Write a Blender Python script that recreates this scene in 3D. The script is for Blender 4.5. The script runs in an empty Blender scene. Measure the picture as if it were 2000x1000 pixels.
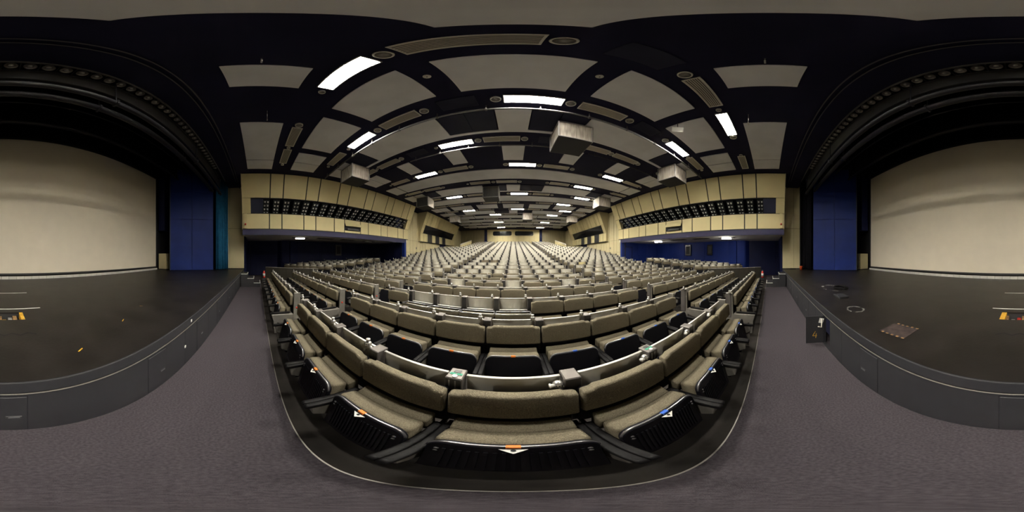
import bpy, bmesh, math, random
from mathutils import Vector, Matrix
random.seed(4)
D = bpy.data
SC = bpy.context.scene
COL = SC.collection
PI = math.pi
R = math.radians

# ---------------------------------------------------------------- camera, world, exposure
CAMZ = 1.75
cam_data = D.cameras.new('camera')
cam_data.type = 'PANO'
try:
    cam_data.panorama_type = 'EQUIRECTANGULAR'
except Exception:
    cam_data.cycles.panorama_type = 'EQUIRECTANGULAR'
cam_data.clip_start = 0.02
cam_data.clip_end = 200
cam = D.objects.new('camera', cam_data)
cam.location = (0, 0, CAMZ)
cam.rotation_euler = (R(90), 0, R(0.45))
COL.objects.link(cam)
SC.camera = cam
world = D.worlds.new('world')
SC.world = world
world.use_nodes = True
world.node_tree.nodes['Background'].inputs[0].default_value = (0.004, 0.004, 0.007, 1)
world.node_tree.nodes['Background'].inputs[1].default_value = 1.0
SC.view_settings.view_transform = 'Standard'
SC.view_settings.look = 'None'
SC.view_settings.gamma = 1.0
SC.view_settings.use_curve_mapping = False
SC.view_settings.exposure = 1.8
LAMP = 62.0            # radiance of the hall's ceiling fixtures
SC.cycles.max_bounces = 8
SC.cycles.diffuse_bounces = 5
SC.cycles.glossy_bounces = 3
SC.cycles.sample_clamp_indirect = 8.0
SC.cycles.caustics_reflective = False
SC.cycles.caustics_refractive = False

# ---------------------------------------------------------------- materials
def mat(name, col, rough=0.6, metal=0.0, spec=0.5, noise=0.0, nscale=20.0, bump=0.0, bscale=200.0, col2=None, stretch=None, emit=None, es=0.0, detail=4.0):
    m = D.materials.new(name)
    m.use_nodes = True
    nt = m.node_tree
    b = nt.nodes['Principled BSDF']
    b.inputs['Base Color'].default_value = (*col, 1)
    b.inputs['Roughness'].default_value = rough
    b.inputs['Metallic'].default_value = metal
    b.inputs['Specular IOR Level'].default_value = spec
    tc = None
    if noise > 0 or bump > 0 or col2:
        tc = nt.nodes.new('ShaderNodeTexCoord')
        src = tc.outputs['Object']
        if stretch:
            mp = nt.nodes.new('ShaderNodeMapping')
            mp.inputs['Scale'].default_value = stretch
            nt.links.new(src, mp.inputs['Vector'])
            src = mp.outputs['Vector']
    if noise > 0 or col2:
        n = nt.nodes.new('ShaderNodeTexNoise')
        n.inputs['Scale'].default_value = nscale
        n.inputs['Detail'].default_value = detail
        nt.links.new(src, n.inputs['Vector'])
        rp = nt.nodes.new('ShaderNodeValToRGB')
        a = col2 if col2 else tuple(c * (1 - noise) for c in col)
        c2 = col if col2 else tuple(min(1, c * (1 + noise)) for c in col)
        rp.color_ramp.elements[0].position = 0.35
        rp.color_ramp.elements[1].position = 0.65
        rp.color_ramp.elements[0].color = (*a, 1)
        rp.color_ramp.elements[1].color = (*c2, 1)
        nt.links.new(n.outputs['Fac'], rp.inputs['Fac'])
        nt.links.new(rp.outputs['Color'], b.inputs['Base Color'])
    if bump > 0:
        n2 = nt.nodes.new('ShaderNodeTexNoise')
        n2.inputs['Scale'].default_value = bscale
        n2.inputs['Detail'].default_value = 3
        nt.links.new(src, n2.inputs['Vector'])
        bp = nt.nodes.new('ShaderNodeBump')
        bp.inputs['Strength'].default_value = bump
        bp.inputs['Distance'].default_value = 0.01
        nt.links.new(n2.outputs['Fac'], bp.inputs['Height'])
        nt.links.new(bp.outputs['Normal'], b.inputs['Normal'])
    if emit:
        b.inputs['Emission Color'].default_value = (*emit, 1)
        b.inputs['Emission Strength'].default_value = es
    return m

M = {}
M['fabric'] = mat('olive_fabric', (0.172, 0.149, 0.104), 0.95, spec=0.15, noise=0.30, nscale=170, bump=0.5, bscale=260)
M['fabric_far'] = mat('olive_fabric_plain', (0.172, 0.149, 0.104), 0.95, spec=0.15)
M['shell'] = mat('black_plastic', (0.0055, 0.0055, 0.009), 0.5, spec=0.22)
M['rubber'] = mat('black_rubber', (0.0065, 0.006, 0.0065), 0.55, spec=0.18, noise=0.25, nscale=60)
M['rim'] = mat('steel_rim', (0.42, 0.42, 0.44), 0.28, metal=0.9)
M['grey'] = mat('grey_metal', (0.235, 0.220, 0.195), 0.45, metal=0.35, noise=0.06, nscale=9)
M['console'] = mat('taupe_metal', (0.165, 0.150, 0.140), 0.40, metal=0.4, noise=0.05, nscale=12)
M['conface'] = mat('dark_console_face', (0.035, 0.034, 0.036), 0.35)
M['desk'] = mat('ivory_laminate', (0.66, 0.63, 0.545), 0.42, noise=0.03, nscale=5)
M['deskyel'] = mat('yellowed_laminate', (0.78, 0.68, 0.36), 0.45)
M['deskbrown'] = mat('brown_board', (0.24, 0.20, 0.14), 0.6)
M['deskrim'] = mat('desk_edge', (0.62, 0.60, 0.56), 0.35, metal=0.2)
M['ball'] = mat('chromed_ball', (0.62, 0.60, 0.56), 0.25, metal=0.75)
M['orange'] = mat('orange_sticker', (0.75, 0.20, 0.02), 0.5)
M['redst'] = mat('red_sticker', (0.75, 0.05, 0.02), 0.5)
M['bluest'] = mat('blue_sticker', (0.03, 0.12, 0.55), 0.5)
M['green'] = mat('green_sticker', (0.02, 0.28, 0.17), 0.5)
M['carpet'] = mat('grey_carpet', (0.060, 0.052, 0.060), 0.98, spec=0.1, noise=0.22, nscale=60, bump=0.5, bscale=300)
M['lino'] = mat('brown_linoleum', (0.017, 0.014, 0.012), 0.8, spec=0.25, noise=0.3, nscale=3.5)
M['stage_top'] = mat('worn_stage_boards', (0.0135, 0.0115, 0.0105), 0.45, spec=0.32, noise=0.35, nscale=2.2, bump=0.12, bscale=30)
M['stage_face'] = mat('charcoal_paint', (0.022, 0.022, 0.026), 0.55, noise=0.06, nscale=3)
M['cream'] = mat('cream_panel', (0.64, 0.55, 0.30), 0.55, noise=0.03, nscale=1.2)
M['cream_dull'] = mat('cream_wall', (0.54, 0.475, 0.29), 0.7, noise=0.04, nscale=0.8)
M['cream_rear'] = mat('brown_slat_wall', (0.30, 0.26, 0.155), 0.7, noise=0.12, nscale=3, stretch=(2, 2, 0.2))
M['gap'] = mat('black_joint', (0.008, 0.008, 0.012), 0.7)
M['navy'] = mat('navy_ceiling', (0.0125, 0.0125, 0.038), 0.75, spec=0.2, noise=0.15, nscale=0.7)
M['navy_panel'] = mat('slate_blue_panel', (0.026, 0.028, 0.054), 0.7, spec=0.2, noise=0.1, nscale=1.5)
M['tile'] = mat('pale_acoustic_panel', (0.84, 0.85, 0.90), 0.9, noise=0.05, nscale=1.3, bump=0.12, bscale=120)
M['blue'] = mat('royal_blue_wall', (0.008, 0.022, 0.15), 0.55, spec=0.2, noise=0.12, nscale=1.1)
M['bluedark'] = mat('deep_blue_and_shaded_wall', (0.006, 0.009, 0.045), 0.6, spec=0.2, noise=0.12, nscale=1.1)  # deep blue paint; also royal blue loge walls with shade put into the colour
M['indigo'] = mat('indigo_fascia', (0.012, 0.011, 0.058), 0.6)
M['teal'] = mat('teal_velvet', (0.010, 0.15, 0.32), 0.85, noise=0.15, nscale=4)
M['black'] = mat('stage_black', (0.006, 0.006, 0.009), 0.75)
M['blackcloth'] = mat('black_drape', (0.007, 0.007, 0.010), 0.95, spec=0.1)
M['pipe'] = mat('grey_pipe', (0.11, 0.105, 0.11), 0.6, spec=0.3)
M['darkpipe'] = mat('dark_pipe', (0.020, 0.020, 0.026), 0.55, spec=0.3)
M['screen'] = mat('projection_cloth', (0.92, 0.835, 0.69), 0.92, spec=0.1, noise=0.015, nscale=2)
M['white'] = mat('white_paint', (0.75, 0.74, 0.70), 0.5)
M['vent'] = mat('vent_metal', (0.58, 0.54, 0.47), 0.5)
M['ventdark'] = mat('vent_slot', (0.05, 0.045, 0.04), 0.6)
M['ring'] = mat('aluminium_ring', (0.75, 0.73, 0.68), 0.4, metal=0.1)
M['cone'] = mat('lamp_reflector', (0.34, 0.32, 0.30), 0.3, metal=0.3)
M['lamp'] = mat('lit_diffuser', (0.9, 0.88, 0.8), 0.5, emit=(1.0, 0.95, 0.85), es=LAMP)
M['louvre'] = mat('lamp_louvre', (0.8, 0.78, 0.7), 0.4, emit=(1.0, 0.95, 0.85), es=LAMP * 0.25)
M['logelamp'] = mat('lit_loge_diffuser', (0.9, 0.88, 0.8), 0.5, emit=(1.0, 0.94, 0.82), es=LAMP * 0.5)
M['dimlamp'] = mat('dim_loge_diffuser', (0.9, 0.88, 0.8), 0.5, emit=(1.0, 0.94, 0.82), es=LAMP * 0.03)
M['cube'] = mat('grey_speaker_cloth', (0.36, 0.325, 0.285), 0.8, noise=0.28, nscale=14, stretch=(1, 1, 0.12), bump=0.1, bscale=80)
M['cubeframe'] = mat('speaker_frame', (0.20, 0.19, 0.19), 0.5)
M['cubebase'] = mat('speaker_underside', (0.020, 0.020, 0.026), 0.6)
M['rack'] = mat('rack_steel', (0.045, 0.05, 0.055), 0.5)
M['lens'] = mat('spotlight_lens', (0.72, 0.72, 0.70), 0.3, metal=0.1)
M['recess'] = mat('dark_interior', (0.014, 0.016, 0.019), 0.8)
M['glass'] = mat('dark_window', (0.010, 0.011, 0.014), 0.15, spec=0.2)
M['wood'] = mat('brown_door', (0.045, 0.022, 0.014), 0.5, noise=0.2, nscale=6, stretch=(1, 1, 0.15))
M['logeceil'] = mat('loge_ceiling', (0.75, 0.73, 0.69), 0.8)
M['yellow'] = mat('yellow_timber', (0.65, 0.36, 0.03), 0.6, noise=0.2, nscale=20)
M['rawwood'] = mat('raw_wood', (0.30, 0.17, 0.07), 0.8, noise=0.4, nscale=15)
M['chalk'] = mat('chalk', (0.30, 0.29, 0.27), 0.95)
M['loge_front'] = mat('loge_parapet', (0.045, 0.040, 0.030), 0.7, noise=0.1, nscale=3)
M['red'] = mat('red_enamel', (0.55, 0.03, 0.02), 0.4)
M['orangeplastic'] = mat('orange_plastic', (0.65, 0.10, 0.03), 0.45)
M['brownplate'] = mat('torn_lino', (0.040, 0.026, 0.024), 0.8, noise=0.4, nscale=12)

# ---------------------------------------------------------------- mesh builder
class MB:
    def __init__(s):
        s.v = []; s.f = []; s.m = []; s.sm = []; s.mats = []
    def mi(s, m):
        m = M[m]
        if m not in s.mats: s.mats.append(m)
        return s.mats.index(m)
    def add(s, verts, faces, m, mx=None, smooth=False):
        o = len(s.v); k = s.mi(m)
        for p in verts:
            p = Vector(p)
            if mx is not None: p = mx @ p
            s.v.append(tuple(p))
        for f in faces:
            s.f.append([o + i for i in f]); s.m.append(k); s.sm.append(smooth)
        return s
    def bm(s, bm_, m, mx=None, smooth=False):
        bm_.verts.index_update()
        vs = [v.co.copy() for v in bm_.verts]
        fs = [[v.index for v in f.verts] for f in bm_.faces]
        bm_.free()
        return s.add(vs, fs, m, mx, smooth)
    def box(s, x0, x1, y0, y1, z0, z1, m, mx=None):
        v = [(x0,y0,z0),(x1,y0,z0),(x1,y1,z0),(x0,y1,z0),(x0,y0,z1),(x1,y0,z1),(x1,y1,z1),(x0,y1,z1)]
        f = [(0,3,2,1),(4,5,6,7),(0,1,5,4),(1,2,6,5),(2,3,7,6),(3,0,4,7)]
        return s.add(v, f, m, mx)
    def rbox(s, x0, x1, y0, y1, z0, z1, r, m, seg=2, mx=None, smooth=True):
        b = bmesh.new()
        bmesh.ops.create_cube(b, size=1)
        for v in b.verts:
            v.co = Vector(((x0+x1)/2 + v.co.x*(x1-x0), (y0+y1)/2 + v.co.y*(y1-y0), (z0+z1)/2 + v.co.z*(z1-z0)))
        bmesh.ops.bevel(b, geom=list(b.edges), offset=r, segments=seg, profile=0.5, affect='EDGES')
        return s.bm(b, m, mx, smooth)
    def prism(s, poly, axis, a, b_, m, mx=None, bevel=0, seg=2, smooth=False):
        """poly: 2-D outline; axis 'x': (y,z), 'y': (x,z), 'z': (x,y); extruded from a to b_"""
        def pt(p, t):
            return {'x': (t, p[0], p[1]), 'y': (p[0], t, p[1]), 'z': (p[0], p[1], t)}[axis]
        n = len(poly)
        v = [pt(p, a) for p in poly] + [pt(p, b_) for p in poly]
        f = [tuple(range(n)), tuple(range(2*n-1, n-1, -1))] + [(i, n+i, n+(i+1) % n, (i+1) % n) for i in range(n)]
        b = bmesh.new()
        bv = [b.verts.new(p) for p in v]
        for q in f: b.faces.new([bv[i] for i in q])
        bmesh.ops.recalc_face_normals(b, faces=b.faces)
        if bevel:
            bmesh.ops.bevel(b, geom=list(b.edges), offset=bevel, segments=seg, profile=0.5, affect='EDGES', clamp_overlap=True)
        return s.bm(b, m, mx, smooth)
    def tube(s, pts, r, m, n=8, smooth=True, closed=False):
        pts = [Vector(p) for p in pts]; rings = []; k = len(pts)
        up = Vector((0, 0, 1))
        for i, p in enumerate(pts):
            t = (pts[min(i+1, k-1)] - pts[max(i-1, 0)]).normalized()
            a = t.cross(up)
            if a.length < 1e-3: a = t.cross(Vector((0, 1, 0)))
            a.normalize(); c = a.cross(t).normalized()
            rings.append([p + a*r*math.cos(2*PI*j/n) + c*r*math.sin(2*PI*j/n) for j in range(n)])
        v = [q for rg in rings for q in rg]
        f = [(i*n+j, i*n+(j+1) % n, (i+1)*n+(j+1) % n, (i+1)*n+j) for i in range(k-1) for j in range(n)]
        f += [tuple(range(n-1, -1, -1)), tuple((k-1)*n+j for j in range(n))]
        return s.add(v, f, m, None, smooth)
    def lathe(s, prof, m, n=20, mx=None, smooth=True):
        """prof: (r,z) from one end to the other, about z"""
        v = []; f = []
        for (r, z) in prof:
            for j in range(n):
                v.append((r*math.cos(2*PI*j/n), r*math.sin(2*PI*j/n), z))
        for i in range(len(prof)-1):
            for j in range(n):
                f.append((i*n+j, i*n+(j+1) % n, (i+1)*n+(j+1) % n, (i+1)*n+j))
        if prof[0][0] > 1e-5: f.append(tuple(range(n-1, -1, -1)))
        if prof[-1][0] > 1e-5: f.append(tuple((len(prof)-1)*n+j for j in range(n)))
        return s.add(v, f, m, mx, smooth)
    def mesh(s, name):
        me = D.meshes.new(name)
        me.from_pydata(s.v, [], s.f)
        for m in s.mats: me.materials.append(m)
        me.polygons.foreach_set('material_index', s.m)
        me.polygons.foreach_set('use_smooth', s.sm)
        me.update()
        return me
    def obj(s, name, parent=None, loc=None, rot=None, **kw):
        return mk(name, s.mesh(name), parent, loc, rot, **kw)

def mk(name, me, parent=None, loc=None, rot=None, label=None, cat=None, group=None, kind=None):
    o = D.objects.new(name, me)
    COL.objects.link(o)
    if parent is not None: o.parent = parent
    if loc is not None: o.location = loc
    if rot is not None: o.rotation_euler = rot
    if label: o['label'] = label
    if cat: o['category'] = cat
    if group: o['group'] = group
    if kind: o['kind'] = kind
    return o
def thing(name, label, cat, loc=(0, 0, 0), rz=0.0, group=None):
    return mk(name, None, None, loc, (0, 0, rz), label, cat, group)
def T(x, y, z): return Matrix.Translation((x, y, z))
ORD = ['zeroth', 'first', 'second', 'third', 'fourth', 'fifth', 'sixth', 'seventh', 'eighth', 'ninth', 'tenth', 'eleventh', 'twelfth', 'thirteenth', 'fourteenth', 'fifteenth']
NTH = ORD + ['sixteenth', 'seventeenth', 'eighteenth', 'nineteenth', 'twentieth', 'last']
NUM = ['zero', 'one', 'two', 'three', 'four', 'five', 'six', 'seven', 'eight', 'nine', 'ten', 'eleven', 'twelve', 'thirteen', 'fourteen']

# ---------------------------------------------------------------- dimensions
W = 0.62                # seat pitch
P = 1.094               # row pitch
Y1 = 0.695               # face of the first row's backrests
HC = 6.80               # ceiling
NR = 27
def rowy(k): return Y1 + P*(k-1)
_F = {1: 0, 2: 0, 3: 0, 4: 0, 5: 0, 6: .01, 7: .06, 8: .19, 9: .30, 10: .42, 11: .545}
def rowf(k):
    if k < 1: return 0
    return _F[k] if k in _F else .545 + .169*(k-11)
STG = 0.83              # stage height
SY = -0.96              # stage front

# ---------------------------------------------------------------- structure: floors
b = MB()
b.box(-15.4, 15.4, -1.2, 0.225, -0.3, 0.0, 'carpet')
b.obj('floor_front', kind='structure')
b = MB()
b.box(-10.3, 10.3, 0.225, rowy(6)-0.56, -0.3, 0.0, 'lino')
for k in range(6, NR+1):
    y0 = rowy(k)-0.56
    y1 = rowy(k+1)-0.56 if k < NR else 31.2
    b.box(-10.3, 10.3, y0, y1, -0.3, rowf(k), 'lino')
b.obj('floor', kind='structure')
b = MB(); b.box(-9.0, 9.0, 0.216, 0.224, 0.0, 0.003, 'grey'); b.obj('trim_1', kind='structure')

# ---------------------------------------------------------------- structure: ceiling with its panels
b = MB()
b.box(-10.4, 10.4, -1.25, 31.2, HC+0.03, HC+0.12, 'navy')
ceil = b.obj('ceiling', kind='structure')
PAT = {
 'A': [(-8.5,-7.58),(-7.5,-4.72),(-2.94,-2.13),(-.4,.4),(2.13,2.94),(4.72,7.5),(7.58,8.5)],
 'B': [(-8.45,-7.62),(-7.55,-6.68),(-6.23,-4.08),(-3.56,-1.55),(-1.0,1.0),(1.55,3.56),(4.08,6.23),(6.68,7.55),(7.62,8.45)],
 'C': [(-8.5,-7.6),(-7.52,-6.75),(-5.57,-2.1),(-.46,.46),(2.1,5.57),(6.75,7.52),(7.6,8.5)],
 'D': [(-8.45,-7.65),(-7.6,-7.0),(-5.45,-4.7),(-2.9,-2.15),(-.45,.45),(2.15,2.9),(4.7,5.45),(7.0,7.6),(7.65,8.45)],
 'E': [(-8.45,-7.5),(-7.4,7.4),(7.5,8.45)]}
SEQ = 'ABCDECEBCEEEE'
STEP = 2.26
for k, t in enumerate(SEQ):
    y0 = -.51 + STEP*k; y1 = y0 + 1.27
    segs = PAT[t]
    if k >= 9:
        segs = [(-8.45, -5.0), (-4.9, 3.0), (3.1, 8.45)] if k % 2 else [(-8.45, -1.5), (-1.4, 6.0), (6.1, 8.45)]
    if k == 12: y1 = 27.88
    
    for (x0, x1) in segs:
        MB().rbox(x0, x1, y0, y1, HC-0.015, HC+0.035, 0.006, 'tile', seg=1, smooth=False).obj('acoustic_panel', ceil)
    if t == 'C':
        for s in (-1, 1):
            for (a, c) in ((.5, 1.27), (1.3, 2.06), (5.62, 6.7)):
                xa, xb = sorted((s*a, s*c))
                MB().box(xa, xb, y0+.02, y1-.15, HC-0.005, HC+0.04, 'navy_panel').obj('dark_panel', ceil)
        MB().box(-6.7, 6.7, y1-.13, y1, HC-0.02, HC+0.04, 'tile').obj('lip_strip', ceil)
    if t == 'D':
        for s in (-1, 1):
            for (a, c) in ((.5, 2.1), (2.95, 4.65), (5.5, 6.9)):
                xa, xb = sorted((s*a, s*c))
                MB().box(xa, xb, y0+.02, y1-.02, HC+0.01, HC+0.04, 'navy').obj('dark_panel', ceil)
# access flaps in the dark strips (faint darker rectangles)
for k, xs in enumerate([(3, 0), (1.3, 0), (0, 0)]):
    pass

# ---------------------------------------------------------------- ceiling fixtures
def lamp_mesh():
    f = MB()
    f.box(-.665, .665, -.17, -.15, -.02, .04, 'white'); f.box(-.665, .665, .15, .17, -.02, .04, 'white')
    f.box(-.665, -.645, -.15, .15, -.02, .04, 'white'); f.box(.645, .665, -.15, .15, -.02, .04, 'white')
    d = MB()
    d.add([(-.645, -.15, .0), (.645, -.15, .0), (.645, .15, .0), (-.645, .15, .0)], [(3, 2, 1, 0)], 'lamp')
    l = MB()
    for i in range(1, 26):
        x = -.645 + 1.29*i/26
        l.box(x-.002, x+.002, -.15, .15, -.018, -.002, 'louvre')
    l.box(-.645, .645, -.055, -.045, -.018, -.002, 'louvre'); l.box(-.645, .645, .045, .055, -.018, -.002, 'louvre')
    return f.mesh('lamp_frame'), d.mesh('diffuser'), l.mesh('louvre')
LM = lamp_mesh()
def vent_mesh():
    f = MB()
    f.box(-.655, .655, -.17, -.145, -.015, .035, 'ring'); f.box(-.655, .655, .145, .17, -.015, .035, 'ring')
    f.box(-.655, -.63, -.145, .145, -.015, .035, 'ring'); f.box(.63, .655, -.145, .145, -.015, .035, 'ring')
    g = MB()
    g.box(-.63, .63, -.145, .145, .02, .035, 'ventdark')
    for i in range(7):
        y = -.13 + .26*i/6
        g.box(-.63, .63, y-.012, y+.012, -.008, .012, 'vent', T(0, 0, 0))
    return f.mesh('vent_frame'), g.mesh('grille')
VM = vent_mesh()
def dl_mesh(r):
    a = MB().lathe([(r, .035), (r, -.02), (r*.97, -.028), (r*.80, -.028), (r*.78, -.015), (r*.78, .0)], 'ring', 28)
    c = MB().lathe([(r*.79, -.012), (r*.62, .012), (r*.45, .02), (0.0001, .022)], 'cone', 28)
    c.lathe([(r*.45, .022), (r*.40, -.002), (r*.22, -.008), (0.0001, -.009)], 'cone', 20)
    return a.mesh('trim_ring'), c.mesh('reflector')
DM = dl_mesh(.125); DS = dl_mesh(.075)
STRIPS = {}
for k in range(13):
    ev = k % 2 == 0
    if ev:
        lit = [(-2.12)] if k in (0, 2, 8, 10, 12) else []
        if k in (0, 4, 6, 8, 10, 12): lit.append(4.70)
        ven = [-7.15, -5.55, -.415, 7.75] + ([3.0] if k != 2 else [3.17])
        if k == 2: ven.append(4.75)
        if k in (4, 6): ven.append(-2.12)
        dls = [(-7.95, DS), (-6.35, DS), (-4.72, DM), (-2.95, DS), (-1.265, DM), (.40, DM), (2.17, DM), (3.85, DS), (5.52, DM), (7.0, DS)]
        if k == 2: dls[7] = (3.95, DM)
    else:
        lit = [-4.75, .45, 5.62] if k in (1, 3, 5, 7) else []
        if k == 1: lit = [-4.75, .45, 5.58]
        ven = [-6.65, -2.97, 2.17, 7.15]
        dls = [(-7.5, DS), (-5.57, DS), (-3.84, DM), (-2.13, DM), (-.38, DM), (1.29, DM), (3.03, DM), (4.72, DM), (6.42, DS), (7.95, DS)]
    STRIPS[k] = (lit, ven, dls)
    yc = 1.235 + STEP*k
    if k >= 9: dls = [d for d in dls if d[1] is DM]
    sn = ORD[k+1] + ' ceiling strip from the stage'
    allx = sorted(lit); 
    for i, x in enumerate(allx):
        pos = {1: '', 2: ('left ', 'right ')[i] if len(allx) == 2 else '', 3: ''}[len(allx)]
        if len(allx) == 3: pos = ('left ', 'middle ', 'right ')[i]
        t = thing('ceiling_light', 'lit %sfluorescent ceiling light in the %s' % (pos, sn), 'ceiling light', (x, yc, HC), 0, 'lit fluorescent lights in the hall ceiling')
        mk('lamp_frame', LM[0], t); mk('diffuser', LM[1], t, label='glowing white diffuser'); mk('louvre', LM[2], t)
    for i, x in enumerate(sorted(ven)):
        t = thing('ceiling_vent', 'beige slotted vent, %s from left, %s' % (ORD[i+1], sn), 'air vent', (x, yc, HC), 0, 'slotted air vents in the ceiling strips')
        mk('vent_frame', VM[0], t); mk('grille', VM[1], t)
    for i, (x, q) in enumerate(dls):
        t = thing('downlight', 'round unlit downlight, %s from left, %s' % (ORD[i+1], sn), 'downlight', (x, yc, HC), 0, 'unlit round downlights in the ceiling strips')
        mk('trim_ring', q[0], t); mk('reflector', q[1], t)
# access flaps
def flap(x, k, lab):
    f = MB(); f.rbox(-.45, .45, -.24, .24, -.0, .03, .01, 'navy_panel', 1, smooth=False)
    f.obj('ceiling_flap', None, (x, 1.235+STEP*k, HC), label=lab, cat='ceiling flap')
flap(1.35, 0, 'dark blue access flap beside the long air vent in the first ceiling strip')
flap(3.75, 1, 'dark blue access flap right of the air vent in the second ceiling strip')
flap(-1.25, 1, 'dark blue access flap left of the middle light in the second ceiling strip')
flap(-3.85, 2, 'dark blue access flap left of the lit lamp in the third ceiling strip')
flap(1.35, 2, 'dark blue access flap above the hanging grey speaker cube nearest the centre')
# smoke detectors
for s, w in ((-1, 'left'), (1, 'right')):
    t = thing('smoke_detector', 'round white smoke detector on the dark cross band, %s of the centre panel' % w, 'smoke detector', (s*1.3, 2.22, HC+.03), 0, 'smoke detectors on the ceiling')
    MB().lathe([(.07, 0), (.07, -.02), (.055, -.035), (.0001, -.037)], 'white', 18).obj('housing', t)
    MB().lathe([(.014, -.034), (.012, -.05), (.0001, -.052)], 'conface', 10).obj('sensor_tip', t)
# tilted white plate hanging near the right lamps
t = thing('ceiling_plate', 'small tilted white reflector plate hanging left of the first strip\'s right lamp', 'reflector plate', (4.05, 2.55, 6.45))
MB().box(-.17, .17, -.012, .012, -.10, .10, 'white', Matrix.Rotation(R(-50), 4, 'Z') @ Matrix.Rotation(R(25), 4, 'X')).obj('plate', t)
MB().tube([(0, 0, 0), (0, 0, .4)], .012, 'darkpipe').obj('hanger', t)
# loose cables from the ceiling
for (x, y, s, lab) in ((-4.1, .25, 1, 'loose white cable end dangling from the dark ceiling on the left'), (-1.9, .05, .5, 'short loose cable hook under the dark ceiling near the left lamp'),
                       (4.25, .55, 1, 'loose white cable end dangling from the dark ceiling on the right'), (1.9, .05, .5, 'short loose cable hook under the dark ceiling on the right')):
    MB().tube([(x, y, HC+.03), (x+.03, y, HC-.25*s), (x-.04, y, HC-.5*s), (x+.06, y, HC-.55*s)], .012, 'white').obj('loose_cable', label=lab, cat='cable')

# lighting pipes under the ceiling
def pipe(name, y, z, x0, x1, lab, r=.032, m='pipe', step=1.3, top=HC+.03):
    t = thing(name, lab, 'pipe', (0, y, z))
    MB().tube([(x0, 0, 0), (x1, 0, 0)], r, m, 10).obj('tube', t)
    n = int((x1-x0)/step)
    for i in range(n+1):
        x = x0 + .3 + (x1-x0-.6)*i/n
        h = MB(); h.box(x-.012, x+.012, -.012, .012, r*.8, top-z, m); h.rbox(x-.03, x+.03, -r-.012, r+.012, -r-.012, r+.012, .01, m, 1)
        h.obj('hanger', t)
pipe('lighting_pipe', 3.80, 6.60, -8.6, 8.6, 'long grey pipe hanging under the ceiling behind the second row of lights')
pipe('lighting_pipe', 6.02, 6.62, -4.4, 2.2, 'shorter grey pipe hanging behind the third ceiling strip', .028)
pipe('lighting_pipe', 6.02, 6.62, 3.0, 8.4, 'dark grey pipe behind the third ceiling strip, right of the middle speaker cube', .028, 'darkpipe')

# hanging loudspeaker cubes
M['cubedark'] = mat('black_speaker_cloth', (0.030, 0.029, 0.030), 0.85, noise=0.2, nscale=14)
def cube(x, y, lab, zb=5.90, zt=6.80, dark=False):
    t = thing('speaker_cube', lab, 'loudspeaker', (x, y, zb), 0, 'grey cube loudspeakers hanging from the ceiling')
    s = .525; h = zt-zb-.06
    c = MB(); c.rbox(-s+.02, s-.02, -s+.02, s-.02, .03, h-.02, .01, 'cube', 1, smooth=False); c.obj('grille_cloth', t)
    if dark: MB().box(-s+.025, s-.025, -s+.004, -s+.02, .03, h-.03, 'cubedark').obj('front_cloth', t, label='black front cloth')
    f = MB()
    for sx in (-1, 1):
        for sy in (-1, 1):
            f.rbox(sx*s-.025, sx*s+.025, sy*s-.025, sy*s+.025, 0, h, .008, 'cubeframe', 1)
        f.box(sx*s-.02, sx*s+.02, -s, s, h-.035, h, 'cubeframe'); f.box(-s, s, sx*s-.02, sx*s+.02, h-.035, h, 'cubeframe')
        f.box(sx*s-.02, sx*s+.02, -s, s, .0, .03, 'cubeframe'); f.box(-s, s, sx*s-.02, sx*s+.02, .0, .03, 'cubeframe')
    f.obj('corner_frame', t)
    u = MB(); u.box(-s, s, -s, s, -.01, .012, 'cubebase'); u.obj('underside', t)
    u = MB(); u.box(-.3, .3, -.3, .3, h-.02, h+.10, 'cubebase'); u.obj('ceiling_mount', t)
cube(1.79, 4.92, 'large grey speaker cube hanging right of centre, closest to the stage')
cube(-7.02, 4.80, 'grey speaker cube hanging by the left balcony, closest to the stage')
cube(7.08, 4.80, 'grey speaker cube hanging by the right balcony, closest to the stage')
cube(-1.52, 11.4, 'black-fronted speaker cube hanging left of centre in mid hall', dark=True)
cube(-7.02, 11.75, 'black-fronted speaker cube hanging where the two left balconies meet', dark=True)
cube(7.08, 11.75, 'grey speaker cube hanging where the two right balconies meet')
cube(1.62, 18.75, 'small-looking speaker cube hanging right of centre deep in the hall')
cube(-7.02, 18.9, 'grey speaker cube hanging by the rear left balcony')
cube(7.08, 18.9, 'grey speaker cube hanging by the rear right balcony')

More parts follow.
